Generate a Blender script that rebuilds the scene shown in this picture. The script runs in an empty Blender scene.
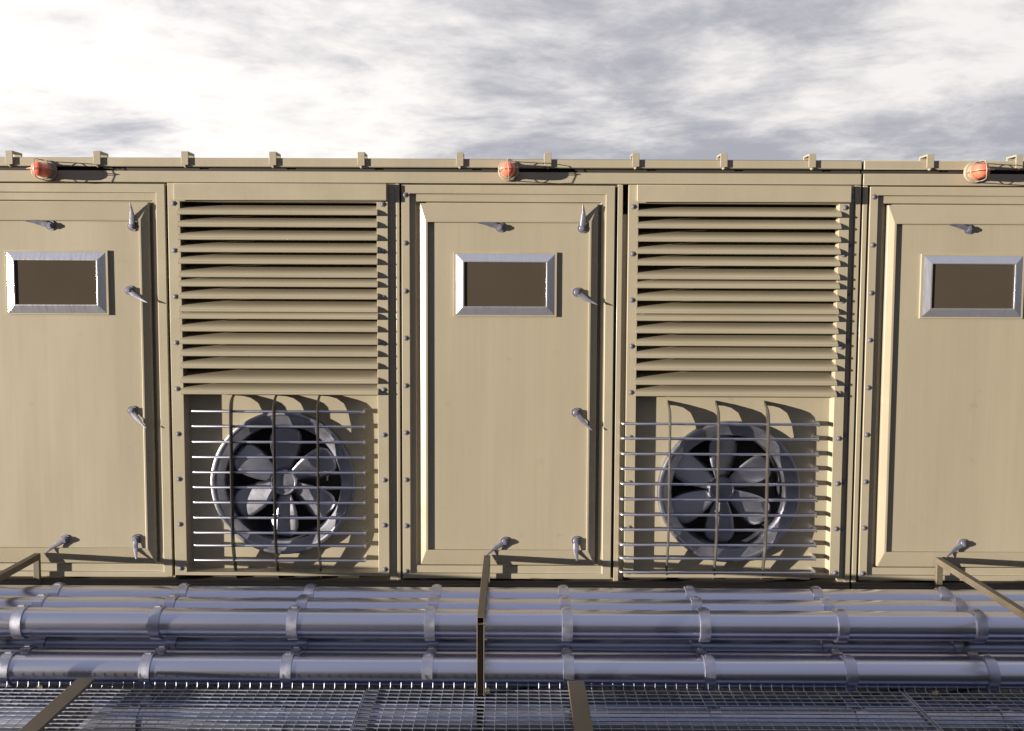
import bpy, bmesh, math, random
from mathutils import Vector, Matrix
R = math.radians
random.seed(7)
scene = bpy.context.scene
col = scene.collection

# ------------------------------------------------------------------ camera
CAMZ, DIST, FPX = 2.4, 5.82, 990.0
cam_d = bpy.data.cameras.new('camera'); cam = bpy.data.objects.new('camera', cam_d); col.objects.link(cam)
cam_d.sensor_width = 36; cam_d.lens = FPX / 1024 * 36
cam_d.clip_end = 9000; cam_d.clip_start = .05
pitch = math.atan(71.5 / FPX); yaw = -1.7 / FPX; roll = .0043
fw = Vector((math.sin(yaw) * math.cos(pitch), math.cos(yaw) * math.cos(pitch), -math.sin(pitch)))
rt0 = fw.cross(Vector((0, 0, 1))).normalized(); up0 = rt0.cross(fw)
rt = rt0 * math.cos(roll) + up0 * math.sin(roll); up = rt.cross(fw)
M = Matrix((rt, up, -fw)).transposed().to_4x4(); M.translation = Vector((0, -DIST, CAMZ))
cam.matrix_world = M
scene.camera = cam

def W(x, y, p=0.0):
    """measured photo point -> place on the plane p metres out from the container front"""
    d = fw * FPX + rt * (x - 512) - up * (y - 365.5)
    t = (-p + DIST) / d.y
    return Vector((d.x * t, -p, CAMZ + d.z * t))
def X(x, y=300, p=0.0): return W(x, y, p).x
def Z(y, x=505, p=0.0): return W(x, y, p).z

# ------------------------------------------------------------------ materials
def mat(name, base, rough=.5, metal=0.0, var=.06, scale=3.0, bump=.0, bscale=60, coat=0.0, stretch=(1, 1, 1),
        rvar=.1, spec=.5, dirt=0.0, aniso=0.0, streak=0.0):
    m = bpy.data.materials.new(name); m.use_nodes = True
    nt = m.node_tree; N = nt.nodes; L = nt.links; b = N['Principled BSDF']
    tc = N.new('ShaderNodeTexCoord'); geo = N.new('ShaderNodeNewGeometry')
    mp = N.new('ShaderNodeMapping'); mp.inputs['Scale'].default_value = stretch
    L.new(geo.outputs['Position'], mp.inputs['Vector'])
    n1 = N.new('ShaderNodeTexNoise'); n1.inputs['Scale'].default_value = scale; n1.inputs['Detail'].default_value = 8
    n1.inputs['Roughness'].default_value = .62
    L.new(mp.outputs[0], n1.inputs['Vector'])
    mr = N.new('ShaderNodeMapRange'); mr.inputs[1].default_value = .3; mr.inputs[2].default_value = .7
    mr.inputs[3].default_value = 1 - var; mr.inputs[4].default_value = 1 + var
    L.new(n1.outputs[0], mr.inputs[0])
    mul = N.new('ShaderNodeVectorMath'); mul.operation = 'SCALE'
    mul.inputs[0].default_value = base; L.new(mr.outputs[0], mul.inputs['Scale'])
    out = mul.outputs[0]
    if streak:     # brush marks and rain streaks running down the paint
        mp4 = N.new('ShaderNodeMapping'); mp4.inputs['Scale'].default_value = (26, 26, .55); L.new(geo.outputs['Position'], mp4.inputs['Vector'])
        n4 = N.new('ShaderNodeTexNoise'); n4.inputs['Scale'].default_value = 1.6; n4.inputs['Detail'].default_value = 6; n4.inputs['Roughness'].default_value = .6
        L.new(mp4.outputs[0], n4.inputs['Vector'])
        c4 = N.new('ShaderNodeMapRange'); c4.inputs[1].default_value = .3; c4.inputs[2].default_value = .7
        c4.inputs[3].default_value = 1 - streak; c4.inputs[4].default_value = 1 + streak; L.new(n4.outputs[0], c4.inputs[0])
        m4 = N.new('ShaderNodeVectorMath'); m4.operation = 'SCALE'; L.new(out, m4.inputs[0]); L.new(c4.outputs[0], m4.inputs['Scale']); out = m4.outputs[0]
    if dirt:
        n2 = N.new('ShaderNodeTexNoise'); n2.inputs['Scale'].default_value = 9; n2.inputs['Detail'].default_value = 12
        n2.inputs['Roughness'].default_value = .75
        L.new(geo.outputs['Position'], n2.inputs['Vector'])
        cr = N.new('ShaderNodeMapRange'); cr.inputs[1].default_value = .6; cr.inputs[2].default_value = .74
        cr.inputs[3].default_value = 0; cr.inputs[4].default_value = dirt; L.new(n2.outputs[0], cr.inputs[0])
        mx = N.new('ShaderNodeMix'); mx.data_type = 'RGBA'; L.new(cr.outputs[0], mx.inputs['Factor'])
        L.new(out, mx.inputs['A']); mx.inputs['B'].default_value = (base[0] * .45, base[1] * .42, base[2] * .4, 1)
        out = mx.outputs['Result']
        # short scratches: thin stretched noise
        mp3 = N.new('ShaderNodeMapping'); mp3.inputs['Scale'].default_value = (14, 14, 2.2)
        mp3.inputs['Rotation'].default_value = (0, .5, 0)
        L.new(geo.outputs['Position'], mp3.inputs['Vector'])
        n3 = N.new('ShaderNodeTexNoise'); n3.inputs['Scale'].default_value = 3.1; n3.inputs['Detail'].default_value = 3
        L.new(mp3.outputs[0], n3.inputs['Vector'])
        c3 = N.new('ShaderNodeMapRange'); c3.inputs[1].default_value = .74; c3.inputs[2].default_value = .79
        c3.inputs[3].default_value = 0; c3.inputs[4].default_value = dirt * .8; L.new(n3.outputs[0], c3.inputs[0])
        m3 = N.new('ShaderNodeMix'); m3.data_type = 'RGBA'; L.new(c3.outputs[0], m3.inputs['Factor'])
        L.new(out, m3.inputs['A']); m3.inputs['B'].default_value = (base[0] * .5, base[1] * .48, base[2] * .45, 1)
        out = m3.outputs['Result']
    L.new(out, b.inputs['Base Color'])
    r = N.new('ShaderNodeMapRange'); r.inputs[1].default_value = .3; r.inputs[2].default_value = .7
    r.inputs[3].default_value = max(.03, rough - rvar); r.inputs[4].default_value = rough + rvar
    L.new(n1.outputs[0], r.inputs[0]); L.new(r.outputs[0], b.inputs['Roughness'])
    b.inputs['Metallic'].default_value = metal
    b.inputs['Specular IOR Level'].default_value = spec
    b.inputs['Coat Weight'].default_value = coat; b.inputs['Coat Roughness'].default_value = .12
    b.inputs['Anisotropic'].default_value = aniso
    if bump:
        nb = N.new('ShaderNodeTexNoise'); nb.inputs['Scale'].default_value = bscale; nb.inputs['Detail'].default_value = 4
        L.new(mp.outputs[0], nb.inputs['Vector'])
        bp = N.new('ShaderNodeBump'); bp.inputs['Strength'].default_value = bump; bp.inputs['Distance'].default_value = .004
        L.new(nb.outputs[0], bp.inputs['Height']); L.new(bp.outputs[0], b.inputs['Normal'])
    return m

TAN = (.320, .283, .207)
M_WALL = mat('beige_paint', TAN, .42, 0, .05, 2.2, .05, 9, .1, (1, 1, .35), dirt=.3, streak=.022)
M_DOOR = mat('beige_door_paint', (.314, .277, .203), .44, 0, .05, 1.8, .05, 6, .1, (1.6, 1, .25), dirt=.36, streak=.028)
M_TRIM = mat('beige_trim_paint', TAN, .42, 0, .05, 3, .03, 20, .0, dirt=.2, streak=.018)
M_BEVEL = mat('beige_gloss_paint', TAN, .27, 0, .04, 3, .0, 20, .0, dirt=.15, rvar=.03)
M_SLAT = mat('beige_slat_paint', (.317, .279, .202), .4, 0, .05, 4, .0, 20, .12, (.3, 1, 1), dirt=.12)
M_RAIL = mat('shaded_beige_rail', (.13, .112, .082), .5, 0, .07, 4, .05, 30, .0, dirt=.3)  # beige darkened to carry the shade of the pipes on the base rail
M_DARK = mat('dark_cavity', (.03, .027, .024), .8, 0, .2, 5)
M_PIPE = mat('brushed_steel_pipe', (.66, .67, .79), .26, 1, .02, 5, 0, 40, 0, (.25, 1, 1), .012)
M_PIPE_LOW = mat('shaded_steel_pipe', (.38, .40, .50), .34, 1, .08, 5, rvar=.03)  # darker copy of the pipe steel: shade below and behind put into its colour
M_CLAMP = mat('galvanised_clamp', (.52, .53, .63), .42, 1, .06, 14, 0, 60)
M_GRATE = mat('galvanised_grating', (.40, .43, .54), .55, 1, .15, 12)
M_FAN = mat('fan_aluminium', (.34, .345, .40), .42, .95, .06, 9, .03, 30)
M_ROD = mat('guard_steel', (.72, .73, .82), .32, 1, .0, 20, rvar=.01)
M_RIB = mat('guard_rib_paint', (.055, .05, .043), .5, .2, .1, 10)
M_ALU = mat('brushed_aluminium', (.78, .78, .86), .30, .85, .01, 10, 0, 80, 0, (8, 1, 1), .05)
M_BOLT = mat('zinc_bolt', (.17, .17, .195), .55, .1, .15, 30)
M_HANDLE = mat('cast_handle', (.24, .24, .30), .42, .6, .15, 25, .05, 60)
M_BRACK = mat('brown_bracket_paint', (.125, .103, .073), .55, 0, .14, 8, .08, 40, 0, dirt=.3)
M_GLASS = mat('dark_window_glass', (.060, .050, .036), .10, 0, .05, 3, rvar=.03, spec=.35)
M_RED = mat('red_orange_lens', (.82, .17, .10), .35, 0, .05, 20, coat=.2)
M_LBASE = mat('beacon_base', (.30, .25, .18), .5, 0, .08, 20)
M_GUARD = mat('beacon_wire', (.42, .34, .27), .4, .3, .08, 20)
M_GROUND = mat('ground_gravel', (.046, .048, .055), .9, 0, .5, 6, .6, 30)
M_CAV = mat('shaded_louvre_backing', (.12, .10, .066), .7)  # dark beige standing in for the dim bounced light between the slats

# ------------------------------------------------------------------ mesh helpers
WL = {}          # world location of every object (all placements are translations unless rotated leaf parts)
class MB:
    def __init__(s): s.v = []; s.f = []
    def quad(s, a, b, c, d): i = len(s.v); s.v += [a, b, c, d]; s.f.append((i, i + 1, i + 2, i + 3))
    def add(s, verts, faces): i = len(s.v); s.v += [tuple(v) for v in verts]; s.f += [tuple(i + k for k in f) for f in faces]
    def box(s, x0, x1, y0, y1, z0, z1):
        v = [(x, y, z) for x in (x0, x1) for y in (y0, y1) for z in (z0, z1)]
        s.add(v, [(0, 1, 3, 2), (4, 6, 7, 5), (0, 4, 5, 1), (2, 3, 7, 6), (0, 2, 6, 4), (1, 5, 7, 3)])
    def loft(s, rects, cap=False):
        """rects: (x0,x1,z0,z1,p); faces between successive rectangles"""
        n = []
        for (x0, x1, z0, z1, p) in rects: n.append([(x0, -p, z0), (x1, -p, z0), (x1, -p, z1), (x0, -p, z1)])
        for a, b in zip(n, n[1:]):
            v = a + b
            s.add(v, [(k, (k + 1) % 4, 4 + (k + 1) % 4, 4 + k) for k in range(4)])
        if cap: s.add(n[-1], [(0, 1, 2, 3)])
    def lathe(s, prof, c, axis='Y', seg=48, closed_end=False):
        """prof: (r, t) with t along -Y (out of the wall) or +X"""
        v = []
        for (r, t) in prof:
            for k in range(seg):
                a = 2 * math.pi * k / seg
                if axis == 'Y': v.append((c[0] + r * math.cos(a), c[1] - t, c[2] + r * math.sin(a)))
                else: v.append((c[0] + t, c[1] + r * math.cos(a), c[2] + r * math.sin(a)))
        f = []
        for j in range(len(prof) - 1):
            for k in range(seg):
                k2 = (k + 1) % seg
                f.append((j * seg + k, j * seg + k2, (j + 1) * seg + k2, (j + 1) * seg + k))
        if closed_end:
            f.append(tuple((len(prof) - 1) * seg + k for k in range(seg)))
        s.add(v, f)
    def tube(s, pts, r, seg=10, caps=True):
        pts = [Vector(p) for p in pts]; rs = r if isinstance(r, (list, tuple)) else [r] * len(pts)
        v = []; ref = None
        for i, p in enumerate(pts):
            d = (pts[min(i + 1, len(pts) - 1)] - pts[max(i - 1, 0)]).normalized()
            if ref is None: ref = d.orthogonal().normalized()
            u = (ref - d * ref.dot(d)).normalized(); w = d.cross(u); ref = u
            for k in range(seg):
                a = 2 * math.pi * k / seg; v.append(p + (u * math.cos(a) + w * math.sin(a)) * rs[i])
        f = [(i * seg + k, i * seg + (k + 1) % seg, (i + 1) * seg + (k + 1) % seg, (i + 1) * seg + k)
             for i in range(len(pts) - 1) for k in range(seg)]
        if caps: f.append(tuple(range(seg))[::-1]); f.append(tuple((len(pts) - 1) * seg + k for k in range(seg)))
        s.add(v, f)
    def mesh(s, name, m, smooth=30, recalc=True):
        me = bpy.data.meshes.new(name); me.from_pydata([tuple(v) for v in s.v], [], s.f)
        bm = bmesh.new(); bm.from_mesh(me)
        bmesh.ops.remove_doubles(bm, verts=bm.verts, dist=1e-5)
        if recalc: bmesh.ops.recalc_face_normals(bm, faces=bm.faces)
        bm.to_mesh(me); bm.free()
        me.materials.append(m)
        for p in me.polygons: p.use_smooth = True
        me.set_sharp_from_angle(angle=R(smooth))
        return me

def link(name, me, loc, parent=None, bevel=0, rot=None):
    o = bpy.data.objects.new(name, me); col.objects.link(o)
    WL[o] = Vector(loc)
    if parent: o.parent = parent; o.location = Vector(loc) - WL[parent]
    else: o.location = loc
    if rot: o.rotation_euler = rot
    if bevel:
        b = o.modifiers.new('edge_round', 'BEVEL'); b.width = bevel; b.segments = 2; b.limit_method = 'ANGLE'; b.angle_limit = R(28)
    return o
def build(mb, name, m, parent=None, bevel=0, smooth=30, origin=None):
    xs = [v[0] for v in mb.v]; ys = [v[1] for v in mb.v]; zs = [v[2] for v in mb.v]
    c = Vector(origin) if origin else Vector(((min(xs) + max(xs)) / 2, (min(ys) + max(ys)) / 2, (min(zs) + max(zs)) / 2))
    mb.v = [(v[0] - c.x, v[1] - c.y, v[2] - c.z) for v in mb.v]
    return link(name, mb.mesh(name, m, smooth), c, parent, bevel)
def tag(o, label=None, cat=None, group=None, kind=None):
    if label: o['label'] = label
    if cat: o['category'] = cat
    if group: o['group'] = group
    if kind: o['kind'] = kind
    return o
def empty(name, loc):
    o = bpy.data.objects.new(name, None); col.objects.link(o); o.location = loc; o.empty_display_size = .2
    WL[o] = Vector(loc); return o

# ------------------------------------------------------------------ shared small meshes
def bolt_mesh():
    b = MB(); b.lathe([(.0, .0085), (.007, .008), (.0095, .0065), (.0105, .004), (.0105, .0)], (0, 0, 0), seg=12)
    b.lathe([(.0155, .0), (.0155, .003), (.0105, .0032)], (0, 0, 0), seg=16)
    return b.mesh('bolt', M_BOLT, 40)
BOLT = bolt_mesh()
def bolts(parent, pts, p):
    for (x, y) in pts: link('bolt', BOLT, W(x, y, p), parent)

def handle_mesh():
    b = MB()
    b.lathe([(.0, .024), (.016, .024), (.018, .022), (.0185, .012), (.0185, .007), (.0275, .0068), (.028, .007), (.028, 0)], (0, 0, 0), seg=24)
    # hexagonal nut on the boss
    b.lathe([(.0, .031), (.0095, .031), (.0105, .030), (.0105, .023)], (0, 0, 0), seg=6)
    # tapering lever along +X that lifts away from the door towards its tip
    secs = []
    for t, w, h, p in ((0, .015, .009, .018), (.03, .016, .009, .020), (.06, .0145, .008, .023), (.09, .009, .006, .028),
                       (.115, .006, .005, .033), (.135, .0028, .003, .038)):
        dz = -.006 * math.sin(t / .135 * 3.0)
        ring = []
        for k in range(8):
            a = 2 * math.pi * k / 8
            ring.append((t, -p - h * math.sin(a) * .8, dz + w * math.cos(a)))
        secs.append(ring)
    v = [q for s_ in secs for q in s_]
    f = [(i * 8 + k, i * 8 + (k + 1) % 8, (i + 1) * 8 + (k + 1) % 8, (i + 1) * 8 + k) for i in range(len(secs) - 1) for k in range(8)]
    f += [tuple(range(8)), tuple((len(secs) - 1) * 8 + k for k in range(8))]
    b.add(v, f)
    return b.mesh('handle', M_HANDLE, 32)
HANDLE = handle_mesh()

# ------------------------------------------------------------------ key heights and stations
SEAM = X(863, 165)
z_roof = Z(158.9); z_cap0 = Z(168.6); z_rail1 = Z(171.8); z_open1 = Z(183.6); z_open0 = Z(580.5); z_base0 = Z(590, p=.0)
XD = [X(58.5, 282), X(505.5, 285), X(971, 286.5)]        # window centre lines of the three doors
def dx(x, y=300): return X(x, y) - XD[1]                   # offsets measured on the middle door
A0, A1 = -6.2, SEAM - .006
B0, B1 = SEAM + .006, 6.4
P1 = dict(o0=X(170.8), o1=X(388.6), i0=X(182.8), i1=X(377.6))
P2 = dict(o0=X(627.2), o1=X(846), i0=X(637), i1=X(836))
BACK = .36

def container(x0, x1, doors, panels, label, posts, clips):
    root = empty('equipment_container', (x0 + (x1 - x0) / 2, 1.2, 0))
    tag(root, label, 'container', 'beige equipment containers standing end to end')
    # body shell behind the front
    b = MB(); b.box(x0, x1, BACK, 2.45, .22, z_cap0 - .002); build(b, 'body', M_WALL, root, .004)
    b = MB(); b.box(x0, x1, .03, BACK - .002, z_cap0 + .001, z_rail1 - .001); build(b, 'roof_seam', M_DARK, root)
    b = MB(); b.box(x0, x1, -.004, 2.45, z_cap0 + .003, z_roof); build(b, 'roof_cap', M_WALL, root, .005)
    b = MB(); b.box(x0, x1, .0, BACK - .002, z_open1, z_rail1 - .002); build(b, 'top_rail', M_WALL, root, .003)
    b = MB(); b.box(x0, x1, .0, BACK - .002, .22, z_open0 - .003)
    b.box(x0, x1, -.012, -.001, Z(588.5), Z(584.2)); build(b, 'base_rail', M_RAIL, root, .003)
    for (a, c) in posts:
        b = MB(); b.box(a, c, 0, BACK - .002, z_open0 - .001, z_open1 - .002)
        build(b, 'wall_panel' if c - a > .5 else 'wall_post', M_WALL, root, .003)
    # dark floor behind the joints
    for i in doors: make_door(root, XD[i], i)
    for (pp, n) in panels: make_louvre(root, pp, n)
    for cx in clips: make_clip(root, cx)
    return root

def make_door(root, xc, idx):
    def rc(x0, x1, y0, y1, p): return (xc + dx(x0), xc + dx(x1), Z(y1), Z(y0), p)
    g = MB()
    g.loft([rc(400.3, 615.9, 183.0, 580.8, -.05), rc(402.0, 613.8, 185.2, 578.4, -.05), rc(402.0, 613.8, 185.2, 578.4, .006),
            rc(410, 605, 194, 573.4, .006), rc(410, 605, 194, 573.4, -.010),
            rc(416.0, 600.6, 201.8, 566.0, -.010), rc(416.0, 600.6, 201.8, 566.0, -.034), rc(422, 593, 208, 560, -.034)])
    fr = build(g, 'door_frame', M_TRIM, root, .0022, 8)
    if idx:
        bx = 405.4
        for y in (195.5, 243.5, 291.5, 338.5, 386, 433, 480, 526, 571.5):
            link('bolt', BOLT, Vector((xc + dx(bx), -.006, Z(y))), fr)
    g = MB(); g.loft([rc(424, 592, 219, 553, -.03), rc(424, 592, 219, 553, .006)], cap=True)
    door = build(g, 'door', M_DOOR, root, .002)
    g = MB()
    g.loft([rc(420.2, 597.4, 203.6, 564.6, -.034), rc(420.4, 597.2, 203.6, 564.6, .0027), rc(426.0, 590.4, 221.2, 550.2, .0225),
            rc(428.2, 588.4, 222.6, 549.2, .0225), rc(428.2, 588.4, 222.6, 549.2, .004)])
    build(g, 'door_trim', M_BEVEL, door, .0015, 8)
    # window: sloped aluminium frame round a set-back dark pane
    g = MB()
    g.loft([rc(453.8, 556.6, 252.2, 316.6, .004), rc(453.8, 556.6, 252.2, 316.6, .020), rc(456, 554.4, 254, 315, .020)])
    build(g, 'window_gasket', M_TRIM, door, .001, 8)
    g = MB()
    g.loft([rc(455.2, 555.2, 253.4, 315.6, .006), rc(455.2, 555.2, 253.4, 315.6, .0175), rc(463.0, 547.4, 261.4, 307.6, .0347),
            rc(464.4, 546.0, 262.4, 306.4, .0347), rc(464.4, 546.0, 262.4, 306.4, .025)])
    build(g, 'window_frame', M_ALU, door, .0012, 8)
    g = MB(); g.loft([rc(463.7, 546.7, 261.8, 307, .0265)], cap=True)
    g.add([(v[0], v[1] + .0015, v[2]) for v in g.v], [(3, 2, 1, 0)])
    build(g, 'window_pane', M_GLASS, door)
    for (hx, hy, tx, ty) in ((500, 227.5, 477.5, 223.5), (581.5, 228, 581.5, 205), (577, 292, 597, 304), (577, 412, 592.5, 428.5),
                             (506, 541, 488.5, 553.5), (578.3, 540, 580, 560)):
        a = math.atan2(-(ty - hy), tx - hx)      # in the plane of the door
        link('handle', HANDLE, Vector((xc + dx(hx, 300), -.006, Z(hy))), door, rot=(0, -a, 0))

LIPS = [215.8, 227.9, 240.9, 253, 264.8, 278, 287.2, 299.5, 312.3, 319.4, 331.8, 344.5, 356.5, 368.8, 383.2, 394.4]
def make_louvre(root, P, n):
    first = n == 1
    q = .018
    zt, zb = Z(184.5), Z(575.8)
    zi1, zi0 = Z(203), Z(572.6)
    back = -.066 if first else -.036
    g = MB()   # flanged frame
    g.loft([(P['o0'], P['o1'], zb, zt, -.05), (P['o0'], P['o1'], zb, zt, q), (P['i0'], P['i1'], zi0, zi1, q),
            (P['i0'] + .004, P['i1'] - .003, zi0 + .003, zi1, back + .001)])
    fr = build(g, 'panel_frame', M_TRIM, root, .002, 8)
    # bolts down both flanges
    ys = [205, 252, 298, 344, 390, 435, 480, 525, 569]
    for y in ys:
        for side in (0, 1):
            x = (P['o0'] + P['i0']) / 2 - .004 if side == 0 else (P['o1'] + P['i1']) / 2 + .002
            link('bolt', BOLT, Vector((x, -q, Z(y + (1.5 if not first else 0)))), fr)
    # louvre
    x0, x1 = P['i0'] - .010, P['i1'] + .006
    g = MB()
    for k, y in enumerate(LIPS):
        jz = random.uniform(-.001, .001)
        zl = Z(y) + jz
        prof_ = [(-.165, zl + .078), (-.10, zl + .0665), (-.05, zl + .0555), (-.018, zl + .047), (.004, zl + .040), (.020, zl + .033), (.031, zl + .025), (.0375, zl + .018)]
        low_ = [(.034, zl + .019), (.027, zl + .0235), (.016, zl + .030), (.0, zl + .037), (-.02, zl + .0435), (-.052, zl + .052), (-.10, zl + .063), (-.165, zl + .0745)]
        prof = prof_ + [(.0372 + .0078 * math.cos(a_), zl + .0042 + .0078 * math.sin(a_)) for a_ in [R(q_) for q_ in (75, 45, 15, -15, -45, -75, -105, -135, -165)]] + low_
        m_ = len(prof)
        # ends are cut slanting: nearer the lip the slat is longer
        v = [(x0 + (.012 if p < 0 else 0), -p, z) for (p, z) in prof] + [(x1, -p, z) for (p, z) in prof]
        f = [(i, (i + 1) % m_, m_ + (i + 1) % m_, m_ + i) for i in range(m_)]
        # end caps as a strip of quads
        for o_ in (0, m_):
            for i in range(m_ // 2 - 1):
                f.append((o_ + i, o_ + i + 1, o_ + m_ - 2 - i, o_ + m_ - 1 - i))
        g.add(v, f)
    lv = build(g, 'louvre', M_SLAT, root, 0, 35)
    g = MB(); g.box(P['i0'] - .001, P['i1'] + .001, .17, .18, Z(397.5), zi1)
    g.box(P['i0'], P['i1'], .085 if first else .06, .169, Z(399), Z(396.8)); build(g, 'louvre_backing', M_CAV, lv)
    g = MB()   # hood over the louvre
    hx0, hx1 = (X(176.5, 192), X(387.3, 192)) if first else (X(636.5, 192), X(848.6, 192))
    zc0, zc1 = Z(202), Z(184.2)
    prof = [(0, zc1), (.046, zc1 - .004), (.050, zc1 - .008), (.050, zc0 + .004), (.047, zc0), (.040, zc0), (.040, zc0 + .006), (0, zc0 + .012)]
    m_ = len(prof)
    v = [(hx0, -p, z) for p, z in prof] + [(hx1, -p, z) for p, z in prof]
    g.add(v, [(i, (i + 1) % m_, m_ + (i + 1) % m_, m_ + i) for i in range(m_)] + [tuple(range(m_)), tuple(range(m_, 2 * m_))])
    build(g, 'louvre_hood', M_TRIM, lv, .0015)
    # fan plate with a round hole
    fx, fy, Rr = (284.3, 482, 72.6) if first else (727.6, 491, 71.6)
    c = W(fx, fy, back); ro = Rr / FPX * (DIST - back)
    g = MB(); seg = 96
    xa, xb, za, zb_ = P['i0'] - .002, P['i1'] + .002, zi0 - .002, Z(397)
    vin = []; vout = []
    for k in range(seg):
        a = 2 * math.pi * k / seg; ca, sa = math.cos(a), math.sin(a)
        vin.append((c.x + ro * .94 * ca, -back, c.z + ro * .94 * sa))
        t = min(((xb - c.x) / ca if ca > 1e-6 else 1e9), ((xa - c.x) / ca if ca < -1e-6 else 1e9),
                ((zb_ - c.z) / sa if sa > 1e-6 else 1e9), ((za - c.z) / sa if sa < -1e-6 else 1e9))
        vout.append((c.x + ca * t, -back, c.z + sa * t))
    g.add(vin + vout, [(k, (k + 1) % seg, seg + (k + 1) % seg, seg + k) for k in range(seg)])
    for (cx_, cz_) in ((xa, za), (xb, za), (xb, zb_), (xa, zb_)):      # fill the corners
        near = sorted(range(seg), key=lambda k: (vout[k][0] - cx_) ** 2 + (vout[k][2] - cz_) ** 2)
        e1 = min((k for k in near if abs(vout[k][0] - cx_) < 1e-6), key=lambda k: abs(vout[k][2] - cz_))
        e2 = min((k for k in near if abs(vout[k][2] - cz_) < 1e-6), key=lambda k: abs(vout[k][0] - cx_))
        if e1 != e2: g.add([vout[e1], vout[e2], (cx_, -back, cz_)], [(0, 1, 2)])
    if not first: g.add([(xb - .001, -.0155, za + .002), (xb - .001, -.0155, zb_), (xb - .013, -back - .001, zb_), (xb - .013, -back - .001, za + .002)], [(0, 1, 2, 3)])
    plate = build(g, 'fan_plate', M_WALL, root)
    make_fan(root, c, ro, back, 0 if first else -.026, 0 if first else .05)
    make_guard(root, back, first)

def make_fan(root, c, ro, back, ox, od):
    g = MB()
    prof = [(ro, -.01), (ro, .036), (ro * .995, .043), (ro * .975, .047), (ro * .955, .046), (ro * .945, .041), (ro * .93, .0395), (ro * .84, .036), (ro * .815, .033),
            (ro * .803, .024), (ro * .80, .0), (ro * .795, -.05), (ro * .795, -.20)]
    g.lathe(prof, c, seg=96)
    fan = build(g, 'exhaust_fan', M_FAN, root, 0, 40)
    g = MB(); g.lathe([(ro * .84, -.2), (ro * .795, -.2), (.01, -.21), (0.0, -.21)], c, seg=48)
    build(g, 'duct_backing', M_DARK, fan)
    g = MB(); rh = ro * .185; c = c + Vector((ox, od, 0))
    g.lathe([(rh * .9, -.08), (rh, -.05), (rh, .006), (rh * .94, .013), (rh * .84, .0135), (rh * .80, .010), (rh * .45, .013), (0, .014)], c, seg=48)
    build(g, 'hub', M_FAN, fan, 0, 35)
    for k in range(6):
        th = R(28 + 60 * k)
        er = Vector((math.cos(th), 0, math.sin(th))); et = Vector((-math.sin(th), 0, math.cos(th))); ey = Vector((0, -1, 0))
        nr, nc = 12, 8; v = []
        for i in range(nr + 1):
            u = i / nr; r = rh * .95 + (ro * .775 - rh * .95) * u
            ch = ro * (.22 + .27 * math.sin(min(1, u * 1.3) * math.pi / 2))
            if u > .8: ch *= math.sqrt(max(.02, 1 - ((u - .8) / .24) ** 2))
            ph = R(19 - 8 * u)
            for j in range(nc + 1):
                s = j / nc - .5
                t = s * ch; camber = .035 * ch * (1 - (2 * s) ** 2)
                a = t * math.cos(ph) / r * .9
                rad = er * (r * math.cos(a)) + et * (r * math.sin(a))
                v.append(c + rad + ey * (-.018 + t * math.sin(ph) + camber))
        f = [(i * (nc + 1) + j, i * (nc + 1) + j + 1, (i + 1) * (nc + 1) + j + 1, (i + 1) * (nc + 1) + j) for i in range(nr) for j in range(nc)]
        b = MB(); b.add(v, f)
        o = build(b, 'blade', M_FAN, fan, 0, 60)
        sd = o.modifiers.new('thickness', 'SOLIDIFY'); sd.thickness = .004

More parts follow.
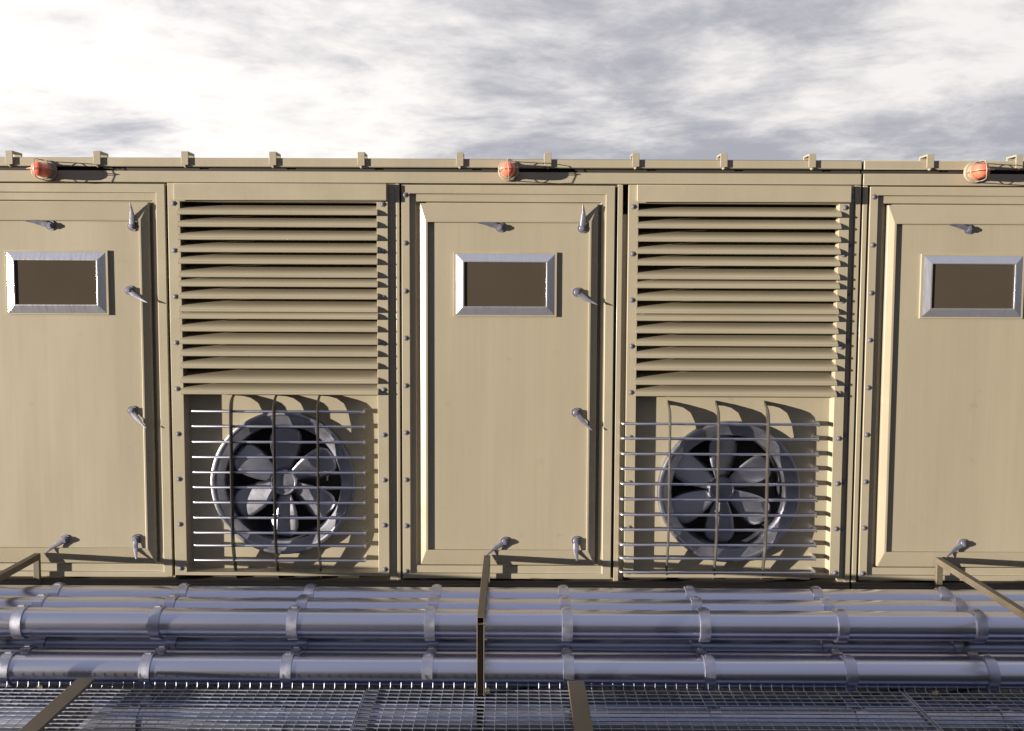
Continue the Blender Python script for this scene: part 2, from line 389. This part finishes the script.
RODS1 = [411.6, 426.7, 442.2, 457.5, 472.7, 487.7, 502.8, 518, 533, 545.8, 560.5]
RODS2 = [424.2, 439, 454.3, 469.4, 484.4, 499.8, 515.2, 530, 545.2, 558.7, 572.6]
def make_guard(root, back, first):
    pr = back + .088
    if first: ribs = [(231.2, 400), (274.2, 400), (318, 400)]; rods = RODS1; xl = (191.6, 411); xr = (363.5, 411); ytop = 391
    else: ribs = [(670, 410), (718.5, 410), (768, 410)]; rods = RODS2; xl = (622.3, 424); xr = (819, 424); ytop = 400.5
    ztop = Z(ytop, 300 if first else 720, back); zbot = Z(578, 300 if first else 720, back)
    outer = [(0, 0), (.05, -.018), (.093, -.040), (.113, -.056), (.124, -.08), (.129, -.117), (.131, -.2)]
    inner = [(0, -.028), (.022, -.029), (.04, -.038), (.058, -.066), (.069, -.12), (.076, -.2)]
    H = ztop - zbot
    outer += [(.131, -H + .30), (.122, -H + .22), (.098, -H + .13), (.06, -H + .04), (.035, -H)]
    inner += [(.076, -H + .30), (.066, -H + .22), (.045, -H + .13), (.018, -H + .04), (0, -H)]
    mb = None
    g_root = None
    for i, (rx, ry) in enumerate(ribs):
        x = W(rx, ry, pr).x
        b = MB(); n1 = len(outer); n2 = len(inner)
        side = [(back + p, ztop + z) for p, z in outer] + [(back + p, ztop + z) for p, z in inner[::-1]]
        m_ = len(side)
        th = .003
        v = [(x - th, -p, z) for p, z in side] + [(x + th, -p, z) for p, z in side]
        f = [(k, (k + 1) % m_, m_ + (k + 1) % m_, m_ + k) for k in range(m_)]
        for o_ in (0, m_): f.append(tuple(o_ + k for k in range(m_)))
        b.add(v, f)
        if g_root is None:
            # the guard's own mesh: two flat mounting strips the ribs are welded to
            s = MB(); zc = zbot - .004
            s.box(W(*xl, back).x + .03, W(*xr, back).x - .03, -back - .006, -back - .0008, zbot - .006, zbot + .014)
            g_root = build(s, 'fan_guard', M_RIB, root, .001)
        build(b, 'rib', M_RIB, g_root)
    X0, X1 = W(*xl, pr).x, W(*xr, pr).x
    for y in rods:
        z = Z(y, 300 if first else 720, pr)
        b = MB()
        dpt = .05
        pts = [(X0 + .004, -back - pr * 0 - .088 + dpt, z), (X0, -back - .088 + .016, z), (X0 + .003, -back - .088 + .005, z), (X0 + .010, -back - .088, z),
               ((X0 + X1) / 2, -back - .088, z), (X1 - .010, -back - .088, z), (X1 - .003, -back - .088 + .005, z), (X1, -back - .088 + .016, z), (X1 - .004, -back - .088 + dpt, z)]
        b.tube(pts, .0080, 10)
        b.box(X1 + .001, X1 + .005, -back - .086, -back - .001, z - .014, z + .012)
        build(b, 'rod', M_ROD, g_root, 0, 50)

def make_clip(root, x):
    # angle clip hooked over the roof edge with a clamping screw under its front plate
    xa = W(x, 158, .03).x; xb = xa + .041
    g = MB()
    zt = z_roof + .034; zb = zt - .078
    g.box(xa, xb, -.019, -.011, zb, zt)
    g.box(xa, xb, -.0105, .10, zt - .010, zt)
    g.box(xa, xb, .085, .10, z_roof + .001, zt - .0105)
    g.box(xa + .012, xb - .012, -.0105, -.006, zb + .002, zb + .014)
    g.lathe([(.0, .018), (.006, .018), (.006, .004), (.009, .004), (.009, .0)], ((xa + xb) / 2, -.002, zb - .006), seg=10)
    build(g, 'roof_clip', M_TRIM, root, .0012)

clipsA = [4.4, 92.4, 180.4, 268.6, 357.2, 456.2, 544.4, 632.6, 721, 809.6]
clipsB = [928, 1017.2]
postsA = [(A0, XD[0] + dx(400.0) - .001), (XD[0] + dx(616.2), P1['o0'] - .003), (X(396.2), X(399.8)), (X(616.6), X(621.8)), (X(852.2), A1)]
postsB = [(B0, XD[2] + dx(400.0) - .001), (XD[2] + dx(616.2), B1)]
ca = container(A0, A1, [0, 1], [(P1, 1), (P2, 2)],
               'long beige container front with two louvred fan bays, left of the full-height joint', postsA, clipsA)
# narrow dark return strips beside the louvre bays
g = MB(); g.box(P1['o1'] + .001, X(396.0), .012, .05, z_open0, z_open1 - .003); build(g, 'joint_strip', M_WALL, ca)
g = MB(); g.box(P2['o1'] + .001, X(852.0), .012, .05, z_open0, z_open1 - .003); st = build(g, 'joint_strip', M_WALL, ca)
g = MB(); g.box(X(621.9), P2['o0'] - .001, .03, .06, z_open0, Z(213.5)); build(g, 'joint_strip', M_WALL, ca)
for y in (196, 244.5, 293, 340.5, 388, 435, 482, 529): link('bolt', BOLT, Vector((X(848.9, 300), -.0 + .012, Z(y - 1.5))), st)
cb = container(B0, B1, [2], [], 'beige container with a single door at the right edge, right of the full-height joint', postsB, clipsB)

# ------------------------------------------------------------------ warning lights on the fascia
def beacon(x, y, label):
    p0 = .006
    c = W(x, y, p0); root = empty('warning_light', c)
    tag(root, label, 'warning light', 'red warning lights along the roof edge')
    b = MB(); b.lathe([(.061, -.002), (.061, .008), (.057, .014), (.046, .016), (.044, .030), (.030, .032), (0, .032)], c, seg=40)
    build(b, 'base', M_LBASE, root, 0, 30)
    b = MB(); b.lathe([(.040, .030), (.040, .040), (.042, .042), (.041, .085), (.039, .105), (.035, .120), (.025, .130), (.012, .1345), (0, .135)], c, seg=40)
    build(b, 'lens', M_RED, root, 0, 45)
    for ang in (0, 90):
        a = R(ang + 4); pts = []
        for k in range(13):
            t = k / 12
            if t <= .35: u, p = -.056, .01 + .11 * t / .35
            elif t >= .65: u, p = .056, .01 + .11 * (1 - t) / .35
            else:
                s = (t - .35) / .3 * math.pi; u = -.056 * math.copysign(abs(math.cos(s)) ** .6, math.cos(s)); p = .12 + .038 * abs(math.sin(s)) ** .7
            pts.append((c.x + u * math.cos(a), c.y - p, c.z + u * math.sin(a)))
        b = MB(); b.tube(pts, .0026, 8); build(b, 'guard_wire', M_GUARD, root, 0, 60)
    b = MB(); pts = [(c.x + .056 * math.cos(2 * math.pi * k / 32), c.y - .075, c.z + .056 * math.sin(2 * math.pi * k / 32)) for k in range(33)]
    b.tube(pts, .0024, 8, caps=False); build(b, 'guard_ring', M_GUARD, root, 0, 60)
beacon(47.0, 171.0, 'caged red light above the door at the left edge of the photo')
beacon(508.5, 170.9, 'caged red light above the middle door, between the two fan bays')
beacon(974.0, 172.6, 'caged red light above the door right of the full-height joint')

# ------------------------------------------------------------------ pipes and their clamps
def clamp_mesh(r, m):
    b = MB(); w = .027; o = r + .0105
    b.lathe([(r + .0005, -w), (o, -w), (o, w), (r + .0005, w)], (0, 0, 0), axis='X', seg=48)
    b.box(-w * .55, w * .55, -.012, .014, o - .003, o + .006)
    return b.mesh('pipe_clamp', m, 30)
PR = .0765
CL = clamp_mesh(PR, M_CLAMP); CL_LOW = clamp_mesh(PR, M_PIPE_LOW)
def pipe(p, ztop, label, m=M_PIPE, step=.724, off=0.0):
    zc = CAMZ + ztop - PR
    b = MB(); b.lathe([(PR - .004, -6.6), (PR, -6.6), (PR, 6.6), (PR - .004, 6.6)], (0, -p, zc), axis='X', seg=72)
    o = build(b, 'steel_pipe', m, None, 0, 30)
    tag(o, label, 'pipe', 'steel pipes running along the containers')
    for k in range(-2, 11):
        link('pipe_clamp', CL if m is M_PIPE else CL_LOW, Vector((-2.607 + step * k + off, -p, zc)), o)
    return o
pipe(.252, -1.681, 'topmost steel pipe, directly below the container base')
pipe(.448, -1.684, 'second steel pipe down from the container base, squeezed between two others')
pipe(.669, -1.674, 'broad upper steel pipe with the wide face, third down from the container base')
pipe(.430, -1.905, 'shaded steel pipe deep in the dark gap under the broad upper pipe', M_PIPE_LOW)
pipe(.625, -1.911, 'thin looking sliver of steel pipe just behind the front pipe of the lower row')
pipe(.815, -1.875, 'front steel pipe of the lower row, just above the metal grating')
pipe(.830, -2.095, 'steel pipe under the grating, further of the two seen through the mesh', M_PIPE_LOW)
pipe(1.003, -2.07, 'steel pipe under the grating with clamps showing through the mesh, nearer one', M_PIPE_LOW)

# ------------------------------------------------------------------ square-tube brackets over the pipes
def tube_bar(b, x0, x1, y0, y1, z0, z1, axis):
    b.box(x0, x1, y0, y1, z0, z1)
def bracket(xc, label):
    w = .0185
    root = empty('pipe_bracket', (xc, -.6, 0)); tag(root, label, 'bracket', 'square tube brackets bridging the pipes')
    zt = CAMZ - 1.548; ya, yb = -.035, -1.165      # wall end, outer end
    # hollow top bar, open at the outer end
    t = .004; b = MB()
    def ring(y, h): return [(xc - h, y, zt - w - h), (xc + h, y, zt - w - h), (xc + h, y, zt - w + h), (xc - h, y, zt - w + h)]
    rs = [ring(ya, w), ring(yb, w), ring(yb, w - t), ring(yb + .25, w - t)]
    v = [q for r_ in rs for q in r_]
    f = [(i * 4 + k, i * 4 + (k + 1) % 4, (i + 1) * 4 + (k + 1) % 4, (i + 1) * 4 + k) for i in range(3) for k in range(4)]
    f += [(3, 2, 1, 0), (12, 13, 14, 15)]
    b.add(v, f); build(b, 'top_bar', M_BRACK, root, .0018)
    b = MB(); b.box(xc - w, xc + w, ya - .024, ya, .02, zt - 2 * w - .001); build(b, 'back_post', M_BRACK, root, .002)
    b = MB()   # front post is an open channel
    z0, z1 = .02, zt - 2 * w - .001; y0, y1 = yb, yb + 2 * w
    b.box(xc - w, xc - w + t, y0, y1, z0, z1); b.box(xc + w - t, xc + w, y0, y1, z0, z1); b.box(xc - w + t, xc + w - t, y1 - t, y1 - .0005, z0, z1 - .001)
    build(b, 'front_post', M_BRACK, root, .001)
    b = MB()
    for z in (CAMZ - 1.838,): b.box(xc - w + .001, xc + w - .001, -.60, ya - .025, z - .026, z)
    build(b, 'cross_bar', M_BRACK, root, .002)
    b = MB(); b.box(xc - .05, xc + .05, yb - .03, yb + .07, .0, .019)
    build(b, 'foot_plate', M_BRACK, root, .002)
for (px, py, lb) in ((36, 556, 'brown square tube bracket over the pipes at the left edge'),
                     (487.0, 557, 'brown square tube bracket seen end on, in front of the middle door'),
                     (940, 561.5, 'brown square tube bracket with a sunlit flank below the right-hand door')):
    bracket(W(px, py, .055).x, lb)

# ------------------------------------------------------------------ grating walkway
ZG = CAMZ - 1.940
def grating(x0, x1, dy, dz, label, strip=False):
    b = MB(); p0, p1 = 1.10 + dy, 2.3
    px = .0522; py = .0425
    n = int((x1 - x0) / px)
    k = 0; y = p0
    while y < p1:
        b.box(x0, x1, -y - .0028, -y + .0028, ZG - .005 + dz, ZG + dz)
        if strip: b.box(x0 + .005, x0 + .06, -y - .018, -y - .010, ZG - .005 + dz, ZG + .001 + dz)
        y += py
    for i in range(n + 1):
        x = x0 + i * px + .01
        if x > x1: break
        # cross wire with its rear end turned up
        pts = [(x, -p1, ZG - .004 + dz), (x, -p0 + .0, ZG - .004 + dz), (x, -p0 + .030, ZG - .004 + dz), (x, -p0 + .036, ZG + .004 + dz), (x, -p0 + .038, ZG + .022 + dz)]
        b.tube(pts, .0018, 6)
    b.box(x0, x0 + .004, -p1, -p0, ZG - .024 + dz, ZG + .001 + dz); b.box(x1 - .004, x1, -p1, -p0, ZG - .024 + dz, ZG + .001 + dz)
    o = build(b, 'walkway_grating', M_GRATE, None, 0, 40)
    for y in (2.2,):
        b = MB(); b.box(x0 + .02, x1 - .02, -y - .02, -y + .02, ZG - .12, ZG - .026); build(b, 'stringer', M_BRACK, o, .002)
        for xx in (x0 + .1, x1 - .14):
            b = MB(); b.box(xx, xx + .04, -y - .02, -y + .02, 0, ZG - .121); build(b, 'leg', M_BRACK, o, .002)
    tag(o, label, 'grating', 'galvanised grating panels of the walkway')
xj1 = W(371, 694, 1.15).x; xj2 = W(908, 694, 1.15).x
grating(xj1 - 2.55, xj1 - .036, 0, 0, 'galvanised grating panel at bottom left, under the slanting flat beam')
grating(xj1 - .03, xj2 - .006, .0, .005, 'middle galvanised grating panel, below the front post of the centre bracket', True)
grating(xj2 + .006, xj2 + 2.55, 0, 0, 'galvanised grating panel at bottom right, past the dark diagonal joint')
def beam(xa, xb, ya, label):
    x0 = W(xa, ya, 1.06).x; x1 = W(xb, ya, 1.06).x
    b = MB(); z = ZG + .012
    b.box(x0, x1, -2.32, -1.03, z, z + .016); b.box(x0 + .01, x1 - .01, -2.3, -1.05, ZG - .14, ZG - .03)
    o = build(b, 'walkway_beam', M_BRACK, None, .003); tag(o, label, 'beam', 'flat beams across the grating')
beam(75.5, 93, 688, 'brown flat beam slanting across the grating at bottom left')
beam(567.8, 584.8, 689, 'brown flat beam across the grating, right of the centre bracket')
# ------------------------------------------------------------------ ground
b = MB(); S = 4000; b.add([(-S, -S, 0), (S, -S, 0), (S, S, 0), (-S, S, 0)], [(0, 1, 2, 3)])
o = build(b, 'ground', M_GROUND); tag(o, kind='structure')
# concrete plinths carrying the containers
b = MB()
for x in (-6, -3.6, -1.2, 1.2, 3.2, 5.6): b.box(x - .2, x + .2, .08, 2.3, 0, .219)
o = build(b, 'footing', mat('footing_concrete', (.25, .24, .22), .85), None, .01); tag(o, kind='structure')

# long low building, unseen, added so its end shades the right-hand pipes and brackets
b = MB(); yb0, yb1 = -22.0, -31.0; xe = 3.39 - 2.4 * 22.0
b.add([(xe, yb0, 0), (30, yb0, 0), (30, yb1, 0), (xe, yb1, 0), (xe, yb0, 3.5), (30, yb0, 3.5), (30, yb1, 3.5), (xe, yb1, 3.5), (xe, (yb0 + yb1) / 2, 4.6), (30, (yb0 + yb1) / 2, 4.6)],
      [(0, 1, 5, 4), (2, 3, 7, 6), (0, 4, 8, 7, 3), (1, 2, 6, 9, 5), (4, 5, 9, 8), (6, 7, 8, 9)])
o = build(b, 'added_shade_building', M_BRACK); tag(o, 'long low gabled building added out of view to shade the right-hand pipes', 'building')

# ------------------------------------------------------------------ light
sd = Vector((-2.4, -1.0, .130)).normalized()
elev = math.asin(sd.z); az = math.atan2(sd.x, sd.y)
sl = bpy.data.lights.new('sun', 'SUN'); sl.energy = 5; sl.angle = R(.5); sl.color = (1, .90, .76)
so = bpy.data.objects.new('sun', sl); col.objects.link(so); so.location = (-10, -5, 6)
so.rotation_euler = sd.to_track_quat('Z', 'Y').to_euler()

w = bpy.data.worlds.new('World'); scene.world = w; w.use_nodes = True
N = w.node_tree.nodes; L = w.node_tree.links; N.clear()
out = N.new('ShaderNodeOutputWorld'); bg = N.new('ShaderNodeBackground'); bg.inputs['Strength'].default_value = .1
sky = N.new('ShaderNodeTexSky'); sky.sky_type = 'NISHITA'; sky.sun_disc = False
sky.sun_elevation = elev; sky.sun_rotation = az; sky.air_density = 1.0; sky.dust_density = .6; sky.ozone_density = 2.0
tc = N.new('ShaderNodeTexCoord')
def math_n(op, a, b_=None, clamp=False):
    n = N.new('ShaderNodeMath'); n.operation = op; n.use_clamp = clamp
    for i, s in enumerate((a, b_)):
        if s is None: continue
        if isinstance(s, (int, float)): n.inputs[i].default_value = s
        else: L.new(s, n.inputs[i])
    return n.outputs[0]
sep = N.new('ShaderNodeSeparateXYZ'); L.new(tc.outputs['Generated'], sep.inputs[0])
zc = math_n('ADD', math_n('MAXIMUM', sep.outputs[2], 0.0), .13)
cx = math_n('DIVIDE', sep.outputs[0], zc); cy = math_n('DIVIDE', sep.outputs[1], zc)
comb = N.new('ShaderNodeCombineXYZ'); L.new(cx, comb.inputs[0]); L.new(cy, comb.inputs[1])
def noise(scale, detail, rough, offs, dist=0.0):
    mp = N.new('ShaderNodeMapping'); mp.inputs['Location'].default_value = offs; L.new(comb.outputs[0], mp.inputs['Vector'])
    n = N.new('ShaderNodeTexNoise'); n.inputs['Scale'].default_value = scale; n.inputs['Detail'].default_value = detail
    n.inputs['Roughness'].default_value = rough; n.inputs['Distortion'].default_value = dist; L.new(mp.outputs[0], n.inputs['Vector']); return n.outputs[0]
def mrange(s, a, b_, c_, d_, smooth=True):
    n = N.new('ShaderNodeMapRange'); n.interpolation_type = 'SMOOTHSTEP' if smooth else 'LINEAR'
    for i, q in enumerate((a, b_, c_, d_)): n.inputs[i + 1].default_value = q
    L.new(s, n.inputs[0]); return n.outputs[0]
big = noise(.55, 9, .58, (2.3, 1.7, 0), .4)
fine = noise(1.6, 10, .62, (0.4, 6.3, 2), .3)
wisp = noise(4.2, 12, .66, (5.1, 2.2, 4), .5)
cov = math_n('ADD', math_n('ADD', math_n('MULTIPLY', big, .64), math_n('MULTIPLY', fine, .25)), math_n('MULTIPLY', wisp, .11))
mask = mrange(cov, .34, .48, .55, 1)
shade = mrange(math_n('ADD', cov, mrange(sep.outputs[0], -.45, .5, -.018, .03, False)), .455, .605, 0, 1)
mix1 = N.new('ShaderNodeMix'); mix1.data_type = 'RGBA'; L.new(shade, mix1.inputs['Factor'])
mix1.inputs['A'].default_value = (4.4, 4.25, 4.1, 1)       # bright thin cloud
mix1.inputs['B'].default_value = (1.85, 1.88, 2.14, 1)       # grey thick cloud
skb = N.new('ShaderNodeMix'); skb.data_type = 'RGBA'; L.new(mask, skb.inputs['Factor'])
glow = mrange(sep.outputs[0], -.55, .3, 1.10, .98)
gs = N.new('ShaderNodeVectorMath'); gs.operation = 'SCALE'; L.new(mix1.outputs['Result'], gs.inputs[0]); L.new(glow, gs.inputs['Scale'])
L.new(sky.outputs[0], skb.inputs['A']); L.new(gs.outputs[0], skb.inputs['B'])
front = mrange(sep.outputs[1], -.02, .5, 0, 1)      # the evening side of the sky, behind the viewer, is clear and dim
dim = N.new('ShaderNodeMix'); dim.data_type = 'RGBA'; L.new(front, dim.inputs['Factor'])
hz = mrange(sep.outputs[2], 0.0, .8, 0, 1, False)
clear = N.new('ShaderNodeMix'); clear.data_type = 'RGBA'; L.new(hz, clear.inputs['Factor'])
clear.inputs['A'].default_value = (.88, .85, .92, 1); clear.inputs['B'].default_value = (1.25, 1.36, 1.78, 1)
L.new(clear.outputs['Result'], dim.inputs['A']); L.new(skb.outputs['Result'], dim.inputs['B'])
L.new(dim.outputs['Result'], bg.inputs['Color'])
L.new(bg.outputs[0], out.inputs[0])

vs = scene.view_settings; vs.view_transform = 'Standard'; vs.look = 'None'; vs.gamma = 1; vs.use_curve_mapping = False; vs.exposure = 1.2
